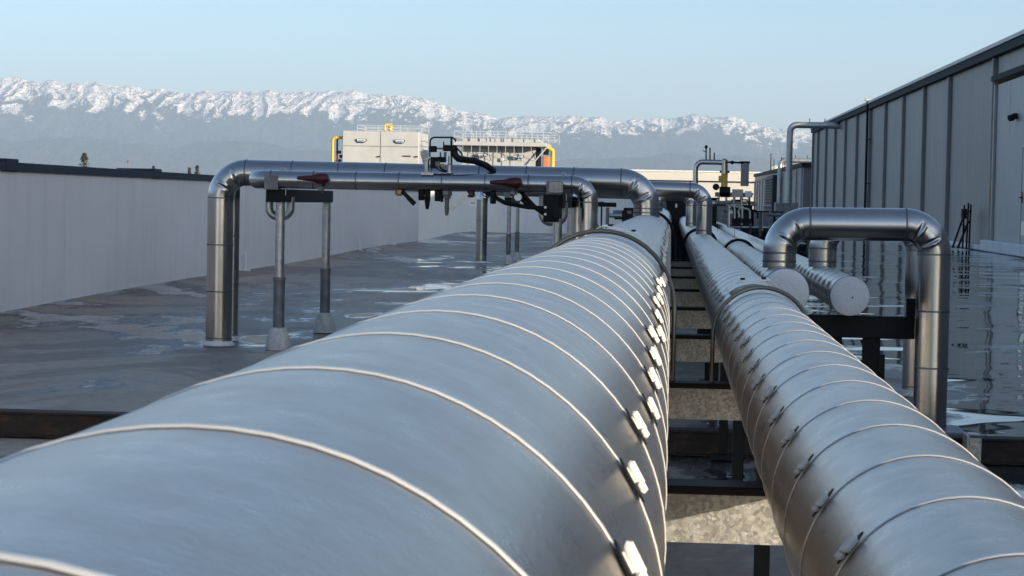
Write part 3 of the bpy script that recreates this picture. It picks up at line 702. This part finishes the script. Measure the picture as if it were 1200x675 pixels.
M().lathe([(.075, -.3), (.075, .17), (.10, .18), (.10, .21)], (p1.x-.06, YQ+1, tl.z), (0, 0, 1), 16).build('flue', MT['yellow'], t)

tl = at(541, 164, YQ); br = at(644, 192, YQ)
t = thing('chiller_unit', 'long cream plant cabinet with white railing on its roof, right one', 'plant cabinet', ((tl.x+br.x)/2, YQ, zb))
z1 = at(590, 172.5, YQ).z; z2 = at(590, 167.5, YQ).z
M().box((tl.x, YQ+.15, zb-.4), (br.x-.5, YQ+2.8, z1+.03), .02).build('cabinet', MT['cream'], t, False)
M().box((at(533, 170, YQ).x, YQ-.55, z1+.03), (br.x-.1, YQ+3, z2+.02), .01).build('roof_slab', MT['cream'], t, False)
M().box((tl.x, YQ+.1, z2+.02), (br.x-.4, YQ+2.6, at(590, 162.5, YQ).z), .02).build('upper_box', MT['cream'], t, False)
for i in range(9):
    x = tl.x+.1+i*(br.x-.75-tl.x)/8
    M().box((x-.008, YQ-.5, zb+.2), (x+.008, YQ-.48, z2+.5)).build('rod', MT['silver'], t, False)
for i in range(5):
    x = tl.x+.35+i*.55; M().bar((x, YQ-.40, z1), (x+.2, YQ+.12, z1-.50), .014).build('brace', MT['dark'], t, False)
emblem(565.5, 182, YQ, t); emblem(608, 184, YQ, t)
g0 = at(534, 154.5, YQ); g1 = at(651, 157.5, YQ); rail(t, g0.x, g1.x, YQ-.5, YQ+2.6, z2+.02, g0.z-z2, 9, 'silver')
p = at(588, 187, YQ); M().lathe([(.07, 0), (.07, .05), (.04, .06)], (p.x, YQ+.1, p.z), (0, -1, 0), 14).build('gauge', MT['silver'], t)
p = at(648, 176, YQ); q = at(652, 176, YQ)
M().tube([(p.x-.02, YQ+.3, zb), (p.x-.02, YQ+.3, p.z), (p.x-.35, YQ+.3, p.z+.12)], .075, .1, n=14).build('gas_pipe', MT['yellow'], t)
M().box((p.x-.38, YQ+.1, zb), (p.x-.14, YQ+.3, at(640, 183, YQ).z), .03).build('orange_valve', MT['orange'], t, False)
M().bar((p.x-.7, YQ-.1, z1-.55), (p.x-.1, YQ-.1, z1+.15), .04).build('stair_stringer', MT['silver'], t, False)
M().box((p.x-.62, YQ+.12, zb), (p.x-.45, YQ+.5, z1), .02).box((p.x-.36, YQ+.05, z1-.25), (p.x-.16, YQ+.15, z1-.02)).build('control_box', MT['dark'], t, False)

# ------------------------------------------------------------------ building on the right
BX = 7.7; EY0, EY1 = -1.5, 118.0
def eave(y): return 1+3.83+(y-46)/76*.40
t = thing('metal_building', 'long grey metal-clad building with dark eave running along the right', 'building', (BX, 50, 0))
DY0, DY1 = 44.2, 52.0
m = M()
m.add([(BX, EY0, -.3), (BX, DY0, -.3), (BX, DY0, eave(DY0)), (BX, EY0, eave(EY0))], [(0,1,2,3)])
m.add([(BX, DY1, -.3), (BX, EY1, -.3), (BX, EY1, eave(EY1)), (BX, DY1, eave(DY1))], [(0,1,2,3)])
HZ = 1+3.12
m.add([(BX, DY0, HZ), (BX, DY1, HZ+.02), (BX, DY1, eave(DY1)), (BX, DY0, eave(DY0))], [(0,1,2,3)])
m.add([(BX, EY0, -.3), (BX+25, EY0, -.3), (BX+25, EY0, 6), (BX, EY0, eave(EY0))], [(0,1,2,3)])
m.add([(BX, EY1, -.3), (BX+25, EY1, -.3), (BX+25, EY1, 6.3), (BX, EY1, eave(EY1))], [(0,1,2,3)])
m.build('wall', MT['clad'], t, False)
M().add([(BX-.1, EY0-.2, eave(EY0)+.02), (BX-.1, EY1+.2, eave(EY1)+.02), (BX+25, EY1+.2, 6.6), (BX+25, EY0-.2, 6.2)], [(0,1,2,3)]).build('roof', MT['fascia'], t, False)
def slab(x0, x1, y0, y1, zl0, zl1, zh0, zh1):
    return M().add([(x0,y0,zl0),(x1,y0,zl0),(x1,y1,zl1),(x0,y1,zl1),(x0,y0,zh0),(x1,y0,zh0),(x1,y1,zh1),(x0,y1,zh1)],
                   [(0,3,2,1),(4,5,6,7),(0,1,5,4),(1,2,6,5),(2,3,7,6),(3,0,4,7)])
slab(BX-.16, BX+.02, EY0-.2, EY1+.3, eave(EY0-.2)-.22, eave(EY1)-.22, eave(EY0-.2)+.05, eave(EY1)+.05).build('eave_fascia', MT['fascia'], t, False)
slab(BX-.20, BX-.16, EY0-.2, EY1+.3, eave(EY0-.2)-.02, eave(EY1)-.02, eave(EY0-.2)+.07, eave(EY1)+.07).build('gutter_lip', MT['trim'], t, False)
y = DY0-6*8.2
first = None
ys = [DY1]+[DY1+8.3+5.95*i-(0 if i else 0) for i in range(10)]+[EY1-.1]
for yv in ys+[DY0-7, DY0-14, DY0-21, DY0-28, DY0-35]:
    if yv > EY1: continue
    M().box((BX-.11, yv-.11, .0), (BX-.001, yv+.11, eave(yv)-.24), .012).build('pilaster', MT['pilaster'], t, False)
# door bay
M().box((BX-.03, DY0+.1, .02), (BX-.02, DY1-.35, HZ-.16)).build('bay_panel', MT['clad_plain'], t, False)
slab(BX-.12, BX-.03, DY0, DY1+.1, HZ-.08, HZ-.06, HZ+.05, HZ+.07).build('bay_header', MT['fascia'], t, False)
M().box((BX-.10, DY1-.42, .25), (BX-.031, DY1-.30, HZ-.16), .01).build('bay_jamb', MT['clad_plain'], t, False)
M().box((BX-.26, DY0, 0), (BX-.04, DY1+.2, .26), .02).build('base_upstand', MT['flash'], t, False)
M().box((BX-.20, DY1+.25, 0), (BX-.04, EY1, .13), .02).build('base_upstand', MT['flash'], t, False)
dy_ = 46.9
d = M().box((BX-.07, dy_-.5, .27), (BX-.035, dy_+.5, 2.37), .008).build('door', MT['clad_plain'], t, False)
M().box((BX-.085, dy_-.56, .27), (BX-.032, dy_-.505, 2.43)).box((BX-.085, dy_+.505, .27), (BX-.032, dy_+.56, 2.43)).box((BX-.085, dy_-.504, 2.375), (BX-.032, dy_+.504, 2.43)).build('door_frame', MT['trim'], d, False)
M().box((BX-.076, dy_-.15, 1.35), (BX-.071, dy_+.30, 2.15)).build('window_pane', MT['glass'], d, False)
M().box((BX-.077, dy_-.45, .45), (BX-.071, dy_+.45, .75)).build('kick_plate', MT['silver'], d, False)
M().tube([(BX-.075, dy_+.40, 1.27), (BX-.14, dy_+.40, 1.27), (BX-.14, dy_+.22, 1.27)], .014, .01, n=10).box((BX-.085, dy_+.36, 1.15), (BX-.071, dy_+.44, 1.40)).build('handle', MT['dark'], d)
p = at(1177, 136.5, 48.7)
lt = M().box((BX-.14, 48.5, p.z-.06), (BX-.035, 48.62, p.z+.07), .01).build('wall_lamp', MT['dark'], t)
for yy, dd in ((48.46, -.6), (48.66, .6)): M().lathe([(.06, 0), (.075, .05), (.075, .09), (.06, .10)], (BX-.12, yy, p.z-.01), (-.6, dd, -.3), 14).build('lamp_head', MT['dark'], lt)
M().box((BX-.033, 49.6, 2.7), (BX-.031, 49.63, HZ-.2)).build('conduit_strip', MT['steel'], t, False)
# pole at the wall
t = thing('conduit_pole', 'slender conduit pole against the metal building, topped by a small box', 'pole', (BX-.3, 84, 0))
M().tube([(BX-.18, 84, 0), (BX-.18, 84, 5.12)], .05, n=10).build('pole', MT['dark'], t)
M().box((BX-.30, 83.9, 5.12), (BX+.3, 84.1, 5.22), .02).build('top_box', MT['silver'], t, False)
for z in (1.9, 3.6): M().box((BX-.16, 83.3, z), (BX-.1, 84.6, z+.04)).build('bracket', MT['dark'], t, False)
# leaning rods
t = thing('leaning_bars', 'bundle of black metal bars leaning against the grey wall by the doorway', 'metal bars', (BX-.4, 54.5, 0))
m = M()
for i, (x0, x1, a, b, h) in enumerate(((-.44, -.42, 0, 0, 1.10), (-.33, -.31, .1, .1, 1.15), (-.24, -.22, .3, .3, 1.12), (-.66, -.38, .2, .1, .95), (-.50, -.28, .4, .2, .7))):
    m.bar((BX+x0, 53.9+a, .02), (BX+x1, 53.9+b, h), .042)
m.bar((BX-.38, 53.8, .55), (BX-.36, 54.7, .60), .04).bar((BX-.30, 53.85, .95), (BX-.28, 54.65, .9), .035); m.box((BX-.42, 54.3, .75), (BX-.30, 54.55, 1.0))
m.build('bars', MT['black'], t, False)
# farther lower wing
t = thing('metal_building', 'lower dark grey building wing farther behind with a louvred bay', 'building', (7.3, 150, 0))
slab(7.3, 20, 120, 190, -.3, -.3, 3.15, 3.45).build('wall', MT['clad'], t, False)
slab(7.18, 20, 119.8, 190.2, 3.151, 3.451, 3.40, 3.70).build('eave_fascia', MT['fascia'], t, False)
for k in range(14): 
    yv = 121+k*5.2; M().box((7.2, yv-.2, 0), (7.299, yv+.2, 3.10)).build('pilaster', MT['trim'], t, False)
l = M().box((7.0, 150, 0), (7.28, 160, 3.1)).build('louvre_bay', MT['coping'], t, False)
m = M()
for k in range(14): m.box((6.93, 150.1, .15+k*.2), (6.999, 159.9, .22+k*.2))
m.build('louvre', MT['fascia'], l, False)
# roof arches into the buildings
def duct(px, py, Y, w, x1, label, zf=None):
    a = at(px, py, Y); t = thing('duct_arch', label, 'duct', (a.x, Y, 0), 'round ducts arching onto the buildings')
    z = a.z-w; M().tube([(a.x, Y, 0), (a.x, Y, z), (x1, Y, z), (x1, Y, z-1.5)], w, w*2.2, n=24, arcs=10).build('duct', MT['duct'], t)
    for q in (1.2, 2.6): M().lathe([(w+.01, 0), (w+.01, .06)], (a.x, Y, q), (0, 0, 1), 24).build('collar', MT['trim'], t)
    m = M()
    for i in range(3): m.tube([(a.x+.9+i*.7, Y, z+w*.8), (a.x+.9+i*.7, Y, z+w+.16)], .02, n=6)
    m.build('vent_pin', MT['dark'], t)
duct(926, 142.5, 100, .15, 8.6, 'tall pale duct arching onto the end of the grey metal building')
duct(914.5, 185, 128, .14, 8.6, 'shorter darker duct arching onto the lower building wing')
# mast and gear on the wing
for (px, py, lab) in ((903.5, 180, 'thin dark lattice mast at the end of the lower wing, left one'), (916, 184, 'thin dark mast at the end of the lower wing, right one')):
    a = at(px, py, 165); t = thing('lattice_mast', lab, 'mast', (a.x, 165, 0), 'thin masts at the lower wing')
    m = M().tube([(a.x, 165, 0), (a.x, 165, a.z)], .035, n=8).tube([(a.x+.25, 165, 0), (a.x+.25, 165, a.z-.4)], .02, n=8)
    for k in range(8): m.bar((a.x, 165, 2.9+k*.28), (a.x+.25, 165, 3.0+k*.28), .02)
    m.build('mast_frame', MT['dark'], t)
a = at(909, 197, 172)
t = thing('rooftop_unit', 'small pale jumble of rooftop fittings above the lower wing', 'rooftop unit', a)
for i in range(9):
    q = at(905+i*1.6+random.uniform(-.5, .5), 197+random.uniform(-3, 4), 172+i*.3); s = random.uniform(.12, .28)
    M().box((q.x-s, q.y-s, 3.4), (q.x+s, q.y+s, q.z+s*.4), .03).build('housing', MT['cream'], t, False)
# far bright hall
t = thing('far_hall', 'long low sunlit cream building far beyond the pipes', 'building', (2, 172, GZ))
z = at(800, 201.3, 200).z
M().box((-9, 200, GZ), (13.5, 225, z), .02).build('wall', MT['barn'], t, False)
M().box((-9.2, 199.9, z+.003), (13.7, 225.1, z+.12)).build('roof_edge', MT['flash'], t, False)
zz = at(800, 212, 199.9).z; M().box((-9, 199.85, zz-.05), (13.5, 199.97, zz+.05)).build('string_course', MT['dark'], t, False)

# ------------------------------------------------------------------ far equipment cluster
YV = 22.0
t = thing('valve_station', 'valve station with pipe arch, brass valve and tall dark box beyond the medium pipe', 'valve station', at(850, 250, YV))
def B3(x0, y0, x1, y1, d, mat, name, Y=YV, bev=.004):
    a = at(x0, y1, Y); b = at(x1, y0, Y); return M().box((a.x, Y, a.z), (b.x, Y+d, b.z), bev).build(name, MT[mat], t, False)
def L3(pts, r, mat, name, bend=.04, Y=YV):
    return M().tube([at(x, y, Y) for x, y in pts], r, bend, n=16, arcs=8).build(name, MT[mat], t)
L3([(815, 252), (815, 189.5), (851, 190.5)], .027, 'stucco', 'arch_pipe', .075)
L3([(849, 190), (849, 204)], .034, 'stucco', 'drop_pipe')
M().lathe([(.034, 0), (.034, .02), (.02, .035), (.004, .038)], at(849, 190, YV), (0, 0, 1), 16).build('drop_cap', MT['stucco'], t)
B3(845, 202, 853, 219, .07, 'brass', 'valve_body'); B3(842, 206, 846, 212, .04, 'brass', 'valve_side'); B3(843.5, 200, 855, 202.5, .05, 'dark', 'valve_flange')
L3([(853, 190), (871, 191)], .010, 'dark', 'cross_tube'); M().lathe([(.02, 0), (.02, .04)], at(858, 190.5, YV), (0, -1, 0), 12).build('gauge', MT['dark'], t)
B3(868, 190, 878, 218, .09, 'steel', 'tall_box'); B3(866.5, 189, 879, 191.5, .1, 'dark', 'box_lid')
B3(843, 219, 856, 231, .08, 'dark', 'valve_base'); B3(838, 226, 882, 230.5, .10, 'steel', 'table'); B3(838, 236, 884, 239, .10, 'steel', 'lower_shelf')
B3(858, 222, 871, 231, .04, 'galv', 'cabinet_door', YV-.05); B3(873, 224, 881, 231, .04, 'flash', 'white_box', YV-.06)
for x in (840, 860, 877, 882): B3(x, 230, x+2, 290, .02, 'dark', 'stand_leg')
L3([(832, 187.5), (832, 173)], .007, 'dark', 'vent_rod'); M().lathe([(.004, 0), (.017, .012), (.017, .028), (.004, .04)], at(827.5, 174.5, YV), (0, 0, 1), 12).build('vent_ball', MT['dark'], t)
L3([(827.5, 187), (827.5, 174)], .007, 'dark', 'vent_rod'); L3([(837, 187), (837, 179)], .007, 'dark', 'vent_rod'); L3([(827.5, 178), (823.5, 176.5)], .004, 'dark', 'vent_rod')
M().lathe([(.03, 0), (.035, .01), (.035, .04), (.03, .05)], at(839, 219, YV), (0, -1, 0), 16).build('gauge', MT['dark'], t)
for i in range(16):
    x = 842+random.random()*40; y = 221+random.random()*34
    B3(x, y, x+random.uniform(2, 6), y+random.uniform(1.5, 4), random.uniform(.03, .09), random.choice(['dark', 'steel', 'dark', 'post']), 'fitting', YV+random.uniform(-.05, .2), .002)
for i in range(5):
    x = 842+i*9; L3([(x, 231), (x, 238+i*2), (x+10, 239+i*2), (x+10, 256)], .011, random.choice(['post', 'dark', 'steel']), 'small_pipe')

def manifold(x0, x1, ztop, Y, seed, label, zlow=0.0):
    rnd = random.Random(seed); t = thing('pipe_manifold', label, 'pipework', ((x0+x1)/2, Y, 0), 'dark pipework clusters beyond the arches')
    n = int((x1-x0)/.17)
    for k in range(n+1):
        x = x0+(x1-x0)*k/n; h = ztop*rnd.uniform(.6, 1.0); M().tube([(x, Y+rnd.uniform(0, .3), zlow), (x, Y+rnd.uniform(0, .3), h)], rnd.choice([.012, .02, .03]), n=10).build('riser', MT[rnd.choice(['post', 'dark', 'steel', 'dark'])], t)
    for k in range(int(5+n*.5)):
        z = zlow+(ztop-zlow)*rnd.uniform(.15, .98); a = x0+(x1-x0)*rnd.uniform(0, .5); b = a+(x1-a)*rnd.uniform(.4, 1); yy = Y+rnd.uniform(-.1, .4)
        M().tube([(a, yy, z), (b, yy, z)], rnd.choice([.012, .02, .026]), n=10).build('header', MT[rnd.choice(['post', 'dark', 'steel', 'dark', 'black'])], t)
    for k in range(int(n*1.4)):
        x = x0+(x1-x0)*rnd.random(); z = zlow+(ztop-zlow)*rnd.uniform(.1, .95); s = rnd.uniform(.02, .06)
        M().lathe([(s*.4, -s*.5), (s, -s*.4), (s, s*.4), (s*.4, s*.5)], (x, Y-.15, z), rnd.choice([(0, 1, 0), (0, 0, 1), (1, 0, 0)]), 12).build('valve', MT[rnd.choice(['dark', 'steel', 'black', 'post'])], t)
    for k in range(3):
        x = x0+(x1-x0)*rnd.random(); z = zlow+(ztop-zlow)*rnd.uniform(.2, .8); M().box((x-.08, Y-.1, z-.08), (x+.08, Y+.05, z+.08), .006).build('box', MT[rnd.choice(['dark', 'black', 'steel'])], t, False)
manifold(-.92, -.35, 1.10, 24.5, 3, 'dark pipework seen between the slim pipe elbow and the thick arch')
manifold(-1.2, .1, 1.05, 31, 5, 'farther pipework rack seen between the arches, behind the first')
manifold(2.2, 3.5, .80, 46, 11, 'long low pipework in front of the lower wing')
manifold(.9, 2.6, .95, 38, 14, 'dark pipework behind the small distant pipe arch')
t = thing('equipment_skid', 'long low black equipment skid with stubby cabinets behind the valve station', 'equipment skid', (3.2, 52, 0))
rnd = random.Random(21)
M().box((1.05, 52.2, .25), (3.4, 53.4, .42), .01).build('deck', MT['dark'], t, False)
x = 1.1
while x < 3.1:
    w_ = rnd.uniform(.25, .6); h_ = rnd.uniform(.85, 1.16)
    c_ = M().box((x, 52.25+rnd.uniform(0, .2), .42), (x+w_-.03, 53.2, h_), .015).build('cabinet', MT[rnd.choice(['dark', 'black', 'dark', 'steel'])], t, False)
    if rnd.random() < .6: M().tube([(x+w_*.4, 52.15, .3), (x+w_*.4, 52.15, h_+.12), (x+w_*.4+.2, 52.15, h_+.12)], .022, .05, n=8).build('riser', MT[rnd.choice(['post', 'steel'])], t)
    x += w_
for i in range(4): M().box((1.1+i*.73, 52.3, 0), (1.18+i*.73, 53.3, .25)).build('leg', MT['dark'], t, False)
M().box((1.06, 53.25, 0), (3.38, 53.35, .84)).build('back_screen', MT['black'], t, False)
# black block added to stand in for the dark void between the long pipes
t = thing('void_block', 'added black block filling the dark void between the two long pipes', 'housing', (.03, 34, 0))
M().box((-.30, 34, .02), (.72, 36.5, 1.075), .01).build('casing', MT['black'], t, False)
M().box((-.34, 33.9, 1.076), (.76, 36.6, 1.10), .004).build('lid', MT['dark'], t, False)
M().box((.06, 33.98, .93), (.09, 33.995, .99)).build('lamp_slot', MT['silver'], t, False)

# ------------------------------------------------------------------ trees and poles beyond the parapet
def pine(px, py, Y, wpx, label, seed):
    rnd = random.Random(seed); top = at(px, py, Y); H = top.z-GZ; k = Y/2500
    t = thing('pine_tree', label, 'tree', (top.x, Y, GZ), 'pines beyond the parapet')
    M().tube([(top.x, Y, GZ), (top.x+.05, Y, GZ+H*.5), (top.x, Y, top.z-.1)], .1, n=8, rads=[.16, .10, .02]).build('trunk', MT['bark'], t)
    m = M(); W = wpx*k/2
    for i in range(1500):
        u = rnd.random()**2; z = top.z-u*H*.7; lay = .55+.45*abs(math.sin(z*7+seed)); rr = W*1.5*(min(1, .22+u*4))*lay*rnd.uniform(.1, 1.0); a = rnd.random()*2*PI
        c = Vector((top.x+rr*math.cos(a), Y+rr*math.sin(a), z-rr*.15)); s = rnd.uniform(.05, .13)
        d1 = Vector((rnd.gauss(0, 1), rnd.gauss(0, 1), rnd.gauss(0, .6))).normalized(); d2 = d1.orthogonal().normalized()
        m.add([c-d1*s, c+d2*s*.4, c+d1*s, c-d2*s*.4], [(0, 1, 2, 3)])
    m.build('crown', MT['leaf'], t, False)
pine(99, 180, 140, 17, 'small ragged pine top poking above the parapet at left', 1)
pine(231, 194.5, 170, 9, 'tiny pine top poking over the parapet beside the arch leg', 2)
pine(222, 197, 175, 8, 'lowest tiny pine top just left of the tiny pine by the arch', 4)
pine(180, 195, 180, 10, 'low round tree top over the parapet between the mast and the arch', 6)
a = at(150, 184, 120); t = thing('weather_mast', 'thin weather mast sticking up above the left parapet', 'mast', (a.x, 120, GZ))
M().tube([(a.x, 120, GZ), (a.x, 120, a.z)], .02, n=8).box((a.x-.05, 119.95, a.z-.32), (a.x+.05, 120.05, a.z-.18), .01).build('mast_rod', MT['steel'], t)
